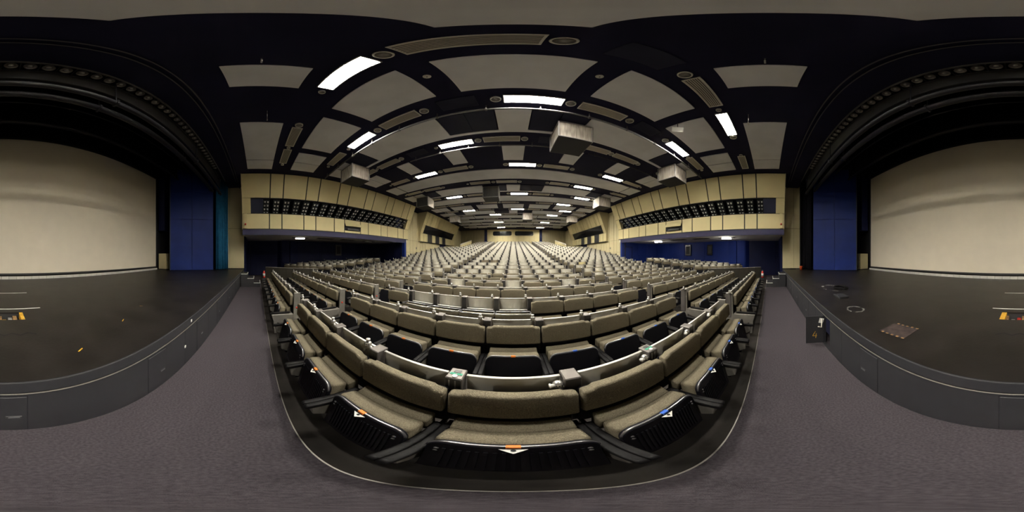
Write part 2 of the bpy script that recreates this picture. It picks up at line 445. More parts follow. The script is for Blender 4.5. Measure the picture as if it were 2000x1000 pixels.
# ---------------------------------------------------------------- structure: hall walls
WL = 10.25; LP = 10.0
def wall_side(s, nm):
    b = MB()
    def bx(a, c, y0, y1, z0, z1, m):
        x0, x1 = sorted((s*a, s*c)); b.box(x0, x1, y0, y1, z0, z1, m)
    bx(WL+.03, WL+.25, 12.75, 31.2, -.2, HC+.1, 'gap')
    bx(LP+1.75, LP+1.9, -.90, 12.75, 3.45, HC+.1, 'gap')
    # cream boards with dark joints; lower edge follows the rows
    ys = [12.85, 13.35, 13.95, 14.45, 15.3, 15.95, 16.5, 17.1, 18.3, 19.1, 20.3, 21.1]
    for i in range(len(ys)-1):
        for (z0, z1) in ((0.0, 2.15), (2.165, 3.42), (3.435, 6.7)):
            bx(WL, WL+.04, ys[i]+.015, ys[i+1]-.015, z0, z1, 'cream_dull')
    for i in range(8):
        y = 23.3 + i*1.0
        bx(WL, WL+.04, y+.015, y+.985, 1.5, 6.7, 'cream_dull')
    o = b.obj('wall_'+nm, kind='structure')
    # sloping cream handrail board on the wall
    h = MB()
    pts = [(12.9, 1.66), (14.3, 1.83), (20.9, 2.95), (20.9, 3.03), (14.3, 1.92), (12.9, 1.74)]
    h.prism(pts, 'x', s*(WL-.06), s*WL, 'vent'); h.obj('trim_2' if s < 0 else 'trim_3', kind='structure')
    # dark entrance to the rear corner
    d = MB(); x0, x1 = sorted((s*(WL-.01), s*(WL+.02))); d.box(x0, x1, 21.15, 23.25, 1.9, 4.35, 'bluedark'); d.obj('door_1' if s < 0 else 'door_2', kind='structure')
wall_side(-1, 'left'); wall_side(1, 'right')

# rear wall
b = MB()
YB = 30.95
b.box(-10.6, 10.6, YB+.03, YB+.3, 2.5, HC+.1, 'gap')
x = -5.0
while x < 4.95:
    b.box(x+.008, x+.992-.0, YB, YB+.05, 2.8, HC+.03, 'cream'); x += 1.0
for s in (-1, 1):
    for i in range(9):
        a = 5.55 + i*.52; x0, x1 = sorted((s*a, s*(a+.508))); b.box(x0, x1, YB, YB+.05, 2.8, HC+.03, 'cream_rear')
    x0, x1 = sorted((s*5.03, s*5.52))
    b.box(x0, x1, YB+.02, YB+.06, 2.8, 4.6, 'blue')
    b.box(x0, x1, YB+.02, YB+.06, 4.6, HC, 'bluedark')
b.obj('wall_back', kind='structure')
for n, (x0, x1) in enumerate(((-3.90, -.30), (.28, 3.86))):
    t = mk('window_%d' % (n+1), None, None, (0, 0, 0), kind='structure')
    pts = []
    r = .28; z0, z1 = 5.62, 6.50
    for (cx, cz, a0) in ((x1-r, z1-r, 0), (x0+r, z1-r, 90), (x0+r, z0+r, 180), (x1-r, z0+r, 270)):
        for j in range(6): pts.append((cx + r*math.cos(R(a0+18*j)), cz + r*math.sin(R(a0+18*j))))
    MB().prism(pts, 'y', YB-.012, YB+.02, 'glass').obj('window_pane', t)
    fr = MB()
    n_ = len(pts)
    fr.tube([(p[0], YB-.015, p[1]) for p in pts + [pts[0]]], .03, 'cream_dull', 6)
    fr.obj('window_frame', t)

# stage-side cream walls and portal
for s, nm in ((-1, 'left'), (1, 'right')):
    b = MB()
    def bx(a, c, y0, y1, z0, z1, m):
        x0, x1 = sorted((s*a, s*c)); b.box(x0, x1, y0, y1, z0, z1, m)
    bx(11.42, 11.7, -2.15, -.93, 0.0, 7.3, 'gap')
    ym = -1.72 if s > 0 else -1.95
    for (y0, y1) in ((-2.15, ym-.006), (ym+.006, -.93)):
        bx(11.40, 11.45, y0, y1, STG+.06, 3.70, 'cream_dull'); bx(11.40, 11.45, y0, y1, 3.72, 7.3, 'cream_dull')
    bx(11.40, 12.4, -2.25, -2.15, 0, 8.5, 'black')
    b.obj('wall_portal_'+nm, kind='structure')

# ---------------------------------------------------------------- side balconies
LP = 10.0
def lean(z):   # face of the slanted part
    return LP - (z-4.43)*(LP-9.05)/(HC-4.43)
def balcony(s, nm, Y0, Y1_, gaps, band0, band1, first):
    lab = ('long cream-panelled spotlight balcony over the %s side boxes' if first else 'cream-panelled control balcony with dark windows deep on the %s wall') % nm
    t = thing('balcony', lab, 'balcony', (s*LP, (Y0+Y1_)/2, 3.4), 0, 'side wall balconies')
    ox, oy, oz = s*LP, (Y0+Y1_)/2, 3.4
    mx = T(-ox, -oy, -oz)
    zb, zl0, zl1, zw1 = 3.42, 3.45, 4.40, 5.34
    def quad(y0, y1, za, zb_, m, off=0.0, th=.04, name='panel', mm=None):
        q = MB() if mm is None else mm
        la, lb = (lean(za) if za >= 4.42 else LP), (lean(zb_) if zb_ > 4.42 else LP)
        la += off; lb += off
        v = []
        for y in (y0, y1):
            v += [(s*la, y, za), (s*lb, y, zb_), (s*(lb+th), y, zb_), (s*(la+th), y, za)]
        f = [(0, 1, 2, 3), (7, 6, 5, 4), (0, 4, 5, 1), (1, 5, 6, 2), (2, 6, 7, 3), (3, 7, 4, 0)]
        if s > 0: f = [tuple(reversed(x)) for x in f]
        q.add(v, f, m, mx)
        if mm is None: q.obj(name, t)
    # dark backing
    bk = MB()
    quad(Y0+.02, Y1_-.02, zl0, 4.42, 'gap', .03, .10, mm=bk)
    quad(Y0+.02, Y1_-.02, zw1, HC+.02, 'gap', .03, .10, mm=bk)
    def slab(l0, l1, y0, y1, z0, z1, m):
        x0, x1 = sorted((s*l0, s*l1)); bk.box(x0, x1, y0, y1, z0, z1, m, mx)
    slab(LP+.02, WL+1.2, Y0+.02, Y1_-.02, 3.40, 3.46, 'gap')
    slab(LP+1.6, LP+1.65, Y0+.02, Y1_-.02, 3.4, HC, 'recess')
    bk.obj('backing', t)
    for i in range(len(gaps)-1):
        y0, y1 = gaps[i]+.035, gaps[i+1]-.035
        if first and 5.8 < gaps[i] < 6.1:
            # open hatch with its raised flap
            quad(y0, y1, 4.12, 4.40, 'cream', 0, .04, 'panel')
            quad(y0, y1, 3.45, 3.60, 'cream', 0, .04, 'panel')
            fl = MB()
            x0, x1 = sorted((s*(LP-.16), s*LP))
            v = [(s*(LP-.03), y0, 4.16), (s*(LP-.15), y0, 3.93), (s*(LP-.12), y0, 3.91), (s*(LP), y0, 4.14)]
            v += [(a, y1, c) for (a, _, c) in v]
            fl.add(v, [(0, 1, 2, 3), (7, 6, 5, 4), (0, 4, 5, 1), (1, 5, 6, 2), (2, 6, 7, 3), (3, 7, 4, 0)], 'cream', mx)
            fl.obj('hatch_flap', t)
            pj = MB(); x0, x1 = sorted((s*(LP-.1), s*(LP+.05)))
            pj.rbox(x0, x1, y0+.15, y1-.2, 3.62, 3.74, .02, 'conface', 2, mx); pj.tube([(s*(LP-.16), y0+.5, 3.66), (s*(LP-.05), y0+.55, 3.66)], .035, 'conface'); 
            pj2 = MB(); pj2.rbox(x0, x1, y0+.15, y1-.2, 3.62, 3.74, .02, 'conface', 2, mx); pj2.obj('projector', t)
        else:
            dark = (not first) and i in (3, 6, 9)
            quad(y0, y1, zl0, 4.40, 'gap' if dark else 'cream', 0.02 if dark else 0, .04, 'panel')
        quad(y0, y1, zw1+.02, HC-.03, 'cream', 0, .04, 'panel')
    # solid ends of the window band
    quad(gaps[0]+.035, band0, 4.43, zw1, 'cream', 0, .04, 'panel')
    quad(band1, gaps[-1]-.035, 4.43, zw1, 'cream', 0, .04, 'panel')
    sill = MB(); quad(band0, band1, 4.42, 4.46, 'gap', 0.0, .12, mm=sill); quad(band0, band1, zw1-.03, zw1+.01, 'gap', 0, .12, mm=sill); sill.obj('window_frame', t)
    # end walls
    for (ya, yb) in ((Y0, Y0+.04), (Y1_-.04, Y1_)):
        e = MB()
        e.prism([(s*LP, 3.42), (s*LP, 4.43), (s*9.06, HC), (s*(WL+.05), HC), (s*(WL+.05), 3.42)], 'y', ya, yb, 'cream_dull', mx); e.obj('end_wall', t)
    if first:
        fa = MB(); x0, x1 = sorted((s*(LP+.03), s*(LP+.1))); fa.box(x0, x1, Y0+.02, Y1_-.3, 3.06, 3.41, 'indigo', mx)
        fa.obj('fascia', t, label='indigo fascia strip under the cream panels')
        sv = MB(); quad(band0, band0+.75, 4.47, zw1-.04, 'navy_panel', .03, .03, mm=sv); sv.obj('cover_panel', t)
        n = 20
        for i in range(n):
            yc = band0 + .95 + (band1-band0-1.1)*i/(n-1)
            rt = thing('spotlight_rack', 'spotlight rack behind the %s balcony window, %s from the stage' % (nm, NTH[i+1]), 'spotlight rack', (ox, oy, oz), 0, 'spotlight racks in the side balconies')
            rx_ = math.atan2(1.15, .80)
            pm = mx @ T(s*(lean(zw1)+.16), yc, zw1-.06) @ Matrix.Rotation(s*-rx_, 4, 'Y')   # local -z runs down the rack, away from the hall
            rk = MB()
            for dy in (-.19, .0, .19):
                rk.box(-.02, .02, dy-.013, dy+.013, -1.35, 0, 'rack', pm)
            for j in range(5):
                rk.box(-.015, .015, -.19, .19, -.30*j-.015, -.30*j+.015, 'rack', pm)
            for dy in (-.095, .095):
                for j in range(4):
                    rk.box(-.05, .05, dy-.075, dy+.075, -.30*j-.25, -.30*j-.05, 'rack', pm)
            rk.obj('rack_frame', rt)
            for dy in (-.095, .095):
                for j in range(4):
                    ln = MB(); ln.rbox(-.068, .068, dy-.048, dy+.048, -.30*j-.215, -.30*j-.085, .006, 'lens', 1, pm)
                    ln.obj('spotlight_lens', rt)
    else:
        gl = MB(); quad(band0, band1, 4.46, zw1-.03, 'glass', .05, .01, mm=gl); gl.obj('window_pane', t)
        # slanted mullions glimpsed behind the glass
    return t
g1 = [-.93]
for q in (.75, 1.53, 2.94, 3.76, 5.12, 5.94, 7.35, 8.12, 9.49, 10.28, 11.67, 12.5, 13.3): g1.append(q)
g2 = [15.6, 16.3, 17.0, 17.25, 18.4, 19.1, 19.35, 20.5, 21.2, 21.5, 22.6, 23.4, 24.6, 25.4, 26.4]
for s, nm in ((-1, 'left'), (1, 'right')):
    balcony(s, nm, -.93, 13.3, g1, -.40, 12.75, True)
    balcony(s, nm, 15.6, 26.4, g2, 16.15, 25.4, False)
    # small alarm beacon on the balcony corner
    t = thing('alarm_beacon', 'small red alarm beacon on a white bracket at the stage end of the %s balcony' % nm, 'alarm beacon', (s*(LP-.045), -.72, 3.72))
    x0, x1 = sorted((-s*.04, 0)); MB().box(x0, x1, -.09, .09, -.25, .68, 'cream').obj('bracket', t)
    MB().lathe([(.05, 0), (.05, .08), (.03, .11), (.0001, .115)], 'red', 14, T(-s*.08, 0, -.06)).obj('beacon_lens', t)

# ---------------------------------------------------------------- side boxes (loges) under the balconies
def Lx(s, la): return s*la
for s, nm in ((-1, 'left'), (1, 'right')):
    b = MB()
    # back wall polyline (lat, y)
    pl = [(10.35, 12.95), (11.2, 12.95), (12.4, 12.95), (13.6, 12.85), (15.0, 12.4), (15.1, 10.6), (15.05, 8.6), (14.9, 6.2), (14.75, 3.7), (14.4, 2.9), (14.55, 2.2), (15.0, 1.9), (15.0, -.6), (15.0, -.95), (11.45, -.95)]
    for i in range(len(pl)-1):
        (a0, y0), (a1, y1) = pl[i], pl[i+1]
        dx, dy = a1-a0, y1-y0; L = math.hypot(dx, dy); nx, ny = -dy/L*.1, dx/L*.1
        g = .012
        ux, uy = dx/L*g, dy/L*g
        m = 'bluedark' if (i in (11, 12, 13) or s < 0) else 'blue'  # left and stage-end walls are the same blue, their shade painted in as darker colour
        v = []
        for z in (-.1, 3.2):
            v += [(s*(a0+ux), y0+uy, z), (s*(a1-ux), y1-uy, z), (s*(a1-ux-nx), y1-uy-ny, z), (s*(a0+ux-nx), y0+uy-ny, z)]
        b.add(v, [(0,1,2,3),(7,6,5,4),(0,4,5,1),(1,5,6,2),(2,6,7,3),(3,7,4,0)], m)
        if L > .9:
            # panel joint
            pass
    # outer black shell so no light leaks
    x0, x1 = sorted((s*15.3, s*15.5)); b.box(x0, x1, -1.2, 13.4, -.2, 3.6, 'gap')
    x0, x1 = sorted((s*10.3, s*15.5)); b.box(x0, x1, 13.1, 13.3, -.2, 3.6, 'gap')
    x0, x1 = sorted((s*11.7, s*15.5)); b.box(x0, x1, -1.25, -1.1, -.2, 3.6, 'gap')
    x0, x1 = sorted((s*10.02, s*10.35)); b.box(x0, x1, 12.72, 12.98, -.1, 3.12, 'blue')   # opening frame
    b.obj('wall_loge_'+nm, kind='structure')
    c = MB(); x0, x1 = sorted((s*10.1, s*15.4)); c.box(x0, x1, -0.93, 13.2, 3.14, 3.4, 'logeceil'); c.obj('ceiling_loge_'+nm, kind='structure')
    f = MB()
    f.add([(s*10.3, .225, 0), (s*15.4, .225, 0), (s*15.4, 4.0, .02), (s*10.3, 5.0, .02), (s*10.3, 13.2, .62), (s*15.4, 13.2, .75)],
          [(0, 1, 2, 3), (3, 2, 5, 4)] if s > 0 else [(3, 2, 1, 0), (4, 5, 2, 3)], 'lino')
    f.obj('floor_loge_'+nm, kind='structure')
    # lamps and vents in the loge ceiling
    for (y, lit) in ((3.2, True), (9.65, s > 0)):
        where = 'close to the stage' if y < 5 else 'deep in the box'
        t = thing('loge_light', ('%s ceiling lamp in the %s side box, %s' % ('lit' if lit else 'unlit', nm, where)), 'ceiling light', (s*11.9, y, 3.14), 0, 'lamps in the side box ceilings')
        MB().box(-.22, .22, -.62, .62, -.03, .0, 'conface').obj('lamp_frame', t)
        MB().box(-.13, .13, -.33, .33, -.10, -.031, ('logelamp' if s > 0 else 'dimlamp') if lit else 'white').obj('diffuser', t)
    for i, y in enumerate((5.3, 7.4)):
        t = thing('loge_vent', 'dark slotted vent in the %s side box ceiling, %s of two' % (nm, ('first', 'second')[i]), 'air vent', (s*11.9, y, 3.14), 0, 'vents in the side box ceilings')
        g = MB(); g.box(-.25, .25, -.7, .7, -.02, 0, 'conface')
        for j in range(5): g.box(-.22+.1*j-.01, -.22+.1*j+.03, -.66, .66, -.03, -.018, 'ventdark')
        g.obj('grille', t)
    # brown double door at the rear of the loge
    t = thing('loge_door', 'dark brown door at the rear of the %s side box' % nm, 'door', (s*10.95, 12.86, .5))
    MB().box(-.48, .48, 0, .05, 0, 2.15, 'wood').obj('door_leaf', t); 
    MB().box(-.55, -.48, -.03, .06, 0, 2.22, 'bluedark').box(.48, .55, -.03, .06, 0, 2.22, 'bluedark').box(-.55, .55, -.03, .06, 2.15, 2.22, 'bluedark').obj('door_frame', t)
    MB().tube([(.38*s, -.04, 1.0), (.28*s, -.04, 1.0)], .015, 'ring').obj('door_handle', t)
    # parapet in front of the boxes
    pa = thing('loge_parapet', 'low dark parapet in front of the %s side box seats' % nm, 'parapet', (s*11.29, 2.33, 0))
    p0, p1 = Vector((12.44, .67)), Vector((10.14, 4.0))
    n = 7
    for i in range(n):
        a = p0.lerp(p1, i/n); c_ = p0.lerp(p1, (i+.97)/n)
        d = (p1-p0).normalized(); q = Vector((-d.y, d.x))*.06
        v = []
        for z in (0.0, .90):
            v += [(s*(w_.x)-s*11.29, w_.y-2.33, z) for w_ in (a, c_, c_+q, a+q)]
        g = MB(); g.add(v, [(0,1,2,3),(7,6,5,4),(0,4,5,1),(1,5,6,2),(2,6,7,3),(3,7,4,0)], 'loge_front')
        v = []
        for z in (.90, .915):
            v += [(s*(w_.x)-s*11.29, w_.y-2.33, z) for w_ in (a-q*.2, c_-q*.2, c_+q*1.2, a+q*1.2)]
        g.add(v, [(0,1,2,3),(7,6,5,4),(0,4,5,1),(1,5,6,2),(2,6,7,3),(3,7,4,0)], 'vent')
        g.obj('panel', pa)
# fittings on the right loge's wall
def plate(name, lab, cat, s, lat, y, z, w, h, m, d=.04, ang=0, m2=None):
    t = thing(name, lab, cat, (s*lat, y, z), ang)
    x0, x1 = sorted((0, -s*d)); MB().rbox(x0, x1, -w/2, w/2, -h/2, h/2, .008, m, 1, smooth=False).obj('case', t)
    if m2:
        x0, x1 = sorted((-s*d, -s*(d+.006))); MB().box(x0, x1, -w*.35, w*.35, -h*.35, h*.35, m2).obj('face', t)
plate('wall_speaker', 'black loudspeaker on the blue wall of the right side box', 'loudspeaker', 1, 15.0, 8.05, 2.35, .62, 1.1, 'conface', .25, m2='gap')
plate('wall_speaker', 'dark loudspeaker on the blue wall of the right side box, closer to the stage', 'loudspeaker', 1, 14.85, 5.6, 2.35, .5, 1.0, 'gap', .22, m2='conface')
plate('wall_speaker', 'dark loudspeaker on the wall of the left side box', 'loudspeaker', -1, 15.0, 8.05, 2.35, .62, 1.1, 'conface', .25, m2='gap')
plate('fire_sign', 'small red and white fire equipment sign on the right side box wall', 'sign', 1, 15.08, 11.3, 2.45, .28, .36, 'red', .02, m2='red')
plate('wall_switch', 'small white switch plate on the right side box wall', 'switch', 1, 15.0, 12.2, 1.55, .18, .22, 'white', .03, m2='vent')
plate('wall_vent', 'grey slotted wall vent in the dark end of the right side box', 'wall vent', 1, 15.0, .85, 1.55, .36, 1.15, 'conface', .03, m2='ventdark')
plate('wall_phone', 'small pale phone plate on the cream right wall between the balconies', 'phone', 1, WL, 15.1, 2.62, .14, .24, 'vent', .05, m2='conface')
plate('wall_phone', 'small pale phone plate on the cream left wall between the balconies', 'phone', -1, WL, 15.1, 2.62, .14, .24, 'vent', .05, m2='conface')
for s, nm in ((-1, 'left'), (1, 'right')):
    t = thing('fire_extinguisher', 'red fire extinguisher with white label beside the %s stage steps' % nm, 'fire extinguisher', (s*10.95, .45, .28))
    MB().lathe([(.0001, 0), (.075, .01), (.08, .04), (.08, .36), (.06, .43), (.025, .46), (.0001, .47)], 'red', 16).obj('cylinder', t)
    MB().lathe([(.0815, .10), (.0815, .30)], 'white', 16).obj('label_band', t)
    MB().rbox(-.02, .02, -.06, .06, .46, .52, .01, 'conface', 1).obj('valve', t)
    p = thing('extinguisher_stand', 'low dark stand carrying the extinguisher beside the %s stage steps' % nm, 'stand', (s*10.95, .45, 0))
    MB().box(-.12, .12, -.12, .12, 0, .27, 'conface').obj('post_body', p)

# rear vomitory parapets
for s, nm in ((-1, 'left'), (1, 'right')):
    t = thing('stair_parapet', 'sloping cream parapet of the %s rear entrance' % nm, 'parapet', (s*7.0, 21.2, 2.0))
    pts = [(0, -.5), (0, 1.25), (.35, 1.38), (5.6, 2.35), (5.6, .4)]
    x0, x1 = sorted((0, s*.14))
    MB().prism(pts, 'x', x0, x1, 'cream').obj('panel', t)
    MB().prism([(0, 1.25), (.35, 1.38), (5.6, 2.35), (5.6, 2.42), (.33, 1.46), (0, 1.32)], 'x', x0-.02, x1+.02, 'vent').obj('cap_rail', t)
    t2 = thing('stair_parapet', 'short cream cross wall of the %s rear entrance' % nm, 'parapet', (s*8.4, 21.2, 2.0))
    MB().box(-1.2, 1.2, 0, .12, -.6, 1.1, 'cream').obj('panel', t2)

# ---------------------------------------------------------------- stage
st = thing('stage', 'wide black-floored stage with charcoal front panels and access doors', 'stage', (0, SY, 0))
omx = T(0, -SY, 0)
HX0, HX1, HY0, HY1 = -.33, .36, -2.55, -2.22          # trap opening
b = MB()
XS = [-11.38, HX0, HX1, 11.38]; YS = [-9.0, HY0, HY1, SY+.02]
for i in range(3):
    for j in range(3):
        if i == 1 and j == 1: continue
        b.box(XS[i], XS[i+1], YS[j], YS[j+1], STG-.03, STG, 'stage_top', omx)
b.obj('floor_boards', st)
b = MB(); b.rbox(-11.38, 11.38, SY-.02, SY+.035, STG-.125, STG-.002, .008, 'stage_face', 2, omx, False); b.obj('edge_lip', st)
b = MB()
DOORS = [(0.0, .31), (-1.37, .31), (1.38, .31), (-2.62, .3), (-3.95, .3), (4.05, .3), (-5.4, .3), (5.5, .3), (-7.2, .3), (7.2, .3)]
OPEN = 2.62
b.box(-11.38, OPEN-.16, SY-.05, SY, 0, STG-.125, 'stage_face', omx)
b.box(OPEN+.16, 11.38, SY-.05, SY, 0, STG-.125, 'stage_face', omx)
b.box(OPEN-.16, OPEN+.16, SY-.05, SY, 0, .03, 'stage_face', omx); b.box(OPEN-.16, OPEN+.16, SY-.05, SY, .63, STG-.125, 'stage_face', omx)
b.box(OPEN-.3, OPEN+.3, SY-.45, SY-.40, 0, .7, 'rawwood', omx)
for x in (-8.2, -6.2, -4.6, -3.1, -2.02, 2.02, 3.3, 4.7, 6.3, 8.2):
    b.box(x-.003, x+.003, SY-.002, SY+.001, 0, STG-.125, 'gap', omx)
b.obj('front_panel', st)
b = MB(); b.tube([(-11.38, SY+.006, STG-.168), (11.38, SY+.006, STG-.168)], .007, 'grey', 6); 
b2 = MB(); b2.add([(v[0], v[1]-SY, v[2]) for v in b.v], b.f, 'grey'); b2.obj('bead', st)
for (x, w) in DOORS:
    d = MB(); d.rbox(x-w/2, x+w/2, SY-.01, SY+.006, .025, .615, .004, 'stage_face', 1, omx, False)
    for sx in (-1, 1): d.box(x+sx*w/2-.004, x+sx*w/2+.004, SY-.004, SY+.002, .02, .62, 'gap', omx)
    d.box(x-w/2, x+w/2, SY-.004, SY+.002, .612, .622, 'gap', omx)
    do = d.obj('access_door', st)
    hx = x - w/2 + .07 if x <= 0 else x + w/2 - .07
    if abs(x) < .1: hx = x - w/2 + .08
    h = MB(); h.rbox(hx-.05, hx+.05, SY+.004, SY+.010, .27, .315, .003, 'conface', 1, omx, False)
    h.box(hx-.035, hx+.035, SY+.009, SY+.013, .285, .298, 'rim', omx)
    h.obj('handle', do)
# open access door, hinged at its far side
mxo = T(OPEN+.17, 0.006, 0) @ Matrix.Rotation(R(-98), 4, 'Z')
d = MB(); d.rbox(-.31, 0, -.009, .009, .03, .62, .003, 'stage_face', 1, mxo, False)
do = d.obj('access_door', st, label='access door standing open with a paper tag and a chalked 4')
g = MB()   # chalked numeral 4 on the inner face (seen from the camera side)
zc = .24
for (a, c) in (((-.14, .30), (-.19, .20)), ((-.19, .20), (-.11, .20)), ((-.125, .25), (-.135, .15))):
    p, q = Vector((a[0], a[1])), Vector((c[0], c[1])); dd = (q-p).normalized(); nn = Vector((-dd.y, dd.x))*.005
    for yy in (.0105, -.0105):
        g.add([(w_.x, yy, w_.y) for w_ in (p-nn, q-nn, q+nn, p+nn)], [(0, 1, 2, 3)], 'yellow', mxo)
g.obj('chalk_numeral', do)
tg = MB(); tg.box(-.20, -.12, -.014, -.011, .45, .55, 'white', mxo @ Matrix.Rotation(R(14), 4, 'Y')); tg.obj('paper_tag', do)
sg = MB(); sg.tube([(OPEN+.12, .04, .58), (OPEN+.12, .05, .40), (OPEN+.02, .14, .47)], .012, 'vent', 6); sg.obj('latch_stay', do)
# trap in the stage floor
t = thing('floor_trap', 'open floor trap with yellow timber ends in the stage floor', 'floor trap', (0.015, -2.385, STG))
m_ = T(-.015, 2.385, -STG)
MB().box(HX0, HX1, HY0, HY1, STG-.22, STG-.2, 'rawwood', m_).box(HX0-.02, HX1+.02, HY0-.02, HY0, STG-.22, STG-.03, 'conface', m_).box(HX0-.02, HX1+.02, HY1, HY1+.02, STG-.22, STG-.03, 'conface', m_).box(HX0-.02, HX0, HY0, HY1, STG-.22, STG-.03, 'conface', m_).box(HX1, HX1+.02, HY0, HY1, STG-.22, STG-.03, 'conface', m_).obj('pit', t)
for x0, x1 in ((HX0, HX0+.055), (HX1-.075, HX1)):
    MB().box(x0, x1, HY0+.01, HY1-.01, STG-.1, STG-.002, 'yellow', m_).obj('timber', t)
for i in range(7):
    x = -.22 + i*.075 + random.uniform(-.02, .02)
    MB().rbox(x, x+.06, HY0+.04+.03*(i % 3), HY1-.04-.04*(i % 2), STG-.19, STG-.045-.02*(i % 3), .004, ('rawwood', 'chalk', 'yellow', 'rawwood', 'red', 'chalk', 'rawwood')[i], 1, m_).obj('socket', t)
MB().box(-.66, .55, -2.735, -2.705, STG, STG+.003, 'white').obj('floor_tape', label='white tape line just behind the open floor trap', cat='floor tape')
MB().box(-.62, .5, -3.97, -3.94, STG, STG+.003, 'white').obj('floor_tape', label='white tape line on the stage between trap and screen', cat='floor tape')
# torn edge near the trap
z = []
b = MB(); pts = []
for i in range(25):
    x = -.38 + .70*i/24; pts.append((x, -1.745 + .018*(abs((i % 6)-3)-1.5)))
v = [(p[0], p[1], STG+.002) for p in pts] + [(p[0], p[1]-.018, STG+.004) for p in pts]
b.add(v, [(i, i+1, 26+i, 25+i) for i in range(24)], 'gap'); b.obj('torn_edge', label='wavy black torn edge in the stage floor before the trap', cat='torn floor')
# damaged floor square on the right
t = thing('floor_patch', 'torn reddish-brown square patch in the stage floor, right of the trap', 'floor patch', (1.31, -1.34, STG), R(8))
MB().box(-.17, .17, -.15, .15, 0, .004, 'brownplate').obj('patch', t)
for sgn in (-1, 1):
    e = MB()
    for i in range(10):
        x = -.17+.034*i
        e.box(x, x+.034, sgn*.15-.008-.004*(i % 3), sgn*.15+.008+.003*(i % 2), .003, .007, 'gap' if i % 2 else 'rawwood')
    e.obj('torn_rim', t)
# chalk scribbles
def scribble(cx, cy, rx, ry, n, lab):
    b = MB()
    for i in range(n):
        a = random.uniform(0, 2*PI); L = random.uniform(.2, .7)
        pts = []
        for j in range(7):
            aa = a + L*j/6; rr = 1 + random.uniform(-.12, .12)
            pts.append((cx+rx*rr*math.cos(aa), cy+ry*rr*math.sin(aa)))
        w = random.uniform(.003, .010)*(1 if rx < .3 else 2.2)
        v = [(p[0]-w*math.cos(a), p[1]-w*math.sin(a), STG+.0012) for p in pts] + [(p[0]+w*math.cos(a), p[1]+w*math.sin(a), STG+.0012) for p in pts]
        b.add(v, [(j, j+1, 8+j, 7+j) for j in range(6)], 'chalk')
    b.obj('chalk_mark' if rx < .3 else 'dust_scuff', label=lab, cat='chalk mark', kind=None if rx < .3 else 'stuff')
scribble(2.35, -1.37, .16, .13, 22, 'white scuffed chalk ring on the right of the stage')
scribble(4.3, -1.75, .45, .25, 14, 'pale dusty scuff near the cables on the right of the stage')
b = MB()
for (x, y) in ((-2.2, -1.9), (-1.5, -1.7), (-.95, -1.35), (-.72, -2.1)):
    a = random.uniform(0, PI); b.box(-.03, .03, -.004, .004, STG, STG+.004, 'rawwood', T(x, y, 0) @ Matrix.Rotation(a, 4, 'Z'))
    break
b.obj('wood_splinter', label='loose wood splinter lying on the left of the stage floor', cat='splinter')
for i, (x, y, lab) in enumerate(((-1.5, -1.62, 'orange wood splinter on the stage floor near its front edge'), (-.66, -1.25, 'small splinter by the stage edge above the middle door'))):
    MB().box(-.035, .035, -.005, .005, STG, STG+.005, 'yellow', T(x, y, 0) @ Matrix.Rotation(.6, 4, 'Z')).obj('wood_splinter', label=lab, cat='splinter')
t = thing('cable_pile', 'small tangle of black cable on the right of the stage', 'cable', (4.15, -1.95, STG))
pts = []
for i in range(60):
    a = i*.55; pts.append((.22*math.cos(a)*(1+.3*math.sin(i*1.3)), .16*math.sin(a)*(1+.3*math.cos(i*.9)), .012+.0006*i))
MB().tube(pts, .009, 'rubber', 6).obj('cable', t)
MB().rbox(-.17, .17, -.11, .11, 0, .045, .006, 'stage_face', 1, smooth=False).obj('trapdoor_cover', None, (3.25, -1.53, STG), (0, 0, 0), label='dark lifted floor lid lying by the cable tangle', cat='lid')
for (x, z_, lab) in ((-2.16, .765, 'bright metal tab on the stage lip, left of the middle doors'), (-2.02, .36, 'bright metal clip on the stage front panel joint')):
    MB().rbox(x-.02, x+.02, SY+.033 if z_ > .7 else SY+.0, SY+.04 if z_ > .7 else SY+.008, z_-.02, z_+.02, .002, 'white', 1, smooth=False).obj('metal_tab', label=lab, cat='metal tab')
MB().lathe([(.09, 0), (.11, .24), (.115, .25), (.10, .24), (.0001, .05)], 'orangeplastic', 18).obj('bucket', None, (10.7, -2.12, STG), label='orange plastic bucket on the stage by the right portal', cat='bucket')
MB().tube([(11.2, -1.2, STG+.03), (11.05, -1.35, STG+.05), (11.15, -1.5, STG+.03), (10.95, -1.62, STG+.045), (11.1, -1.8, STG+.03)], .025, 'rubber', 6).obj('cable_coil', label='black cable lying at the foot of the right cream portal wall', cat='cable')
# steps from the floor to the stage
for s, nm in ((-1, 'left'), (1, 'right')):
    t = thing('stage_steps', 'short black steps with white nosings at the %s end of the stage' % nm, 'steps', (s*9.6, SY, 0))
    for i in range(3):
        y0 = .045 + i*.36; zt = .75-.25*i
        x0, x1 = -.55, .55
        MB().box(x0, x1, y0, y0+.36, 0, zt, 'stage_face').obj('step', t)
        MB().box(x0, x1, y0+.335, y0+.363, zt-.03, zt+.004, 'white').box(x0, x1, y0, y0+.36, zt, zt+.002, 'stage_face').box(-s*.55-.02, -s*.55+.02, y0, y0+.36, zt-.02, zt+.004, 'white').obj('nosing', t)

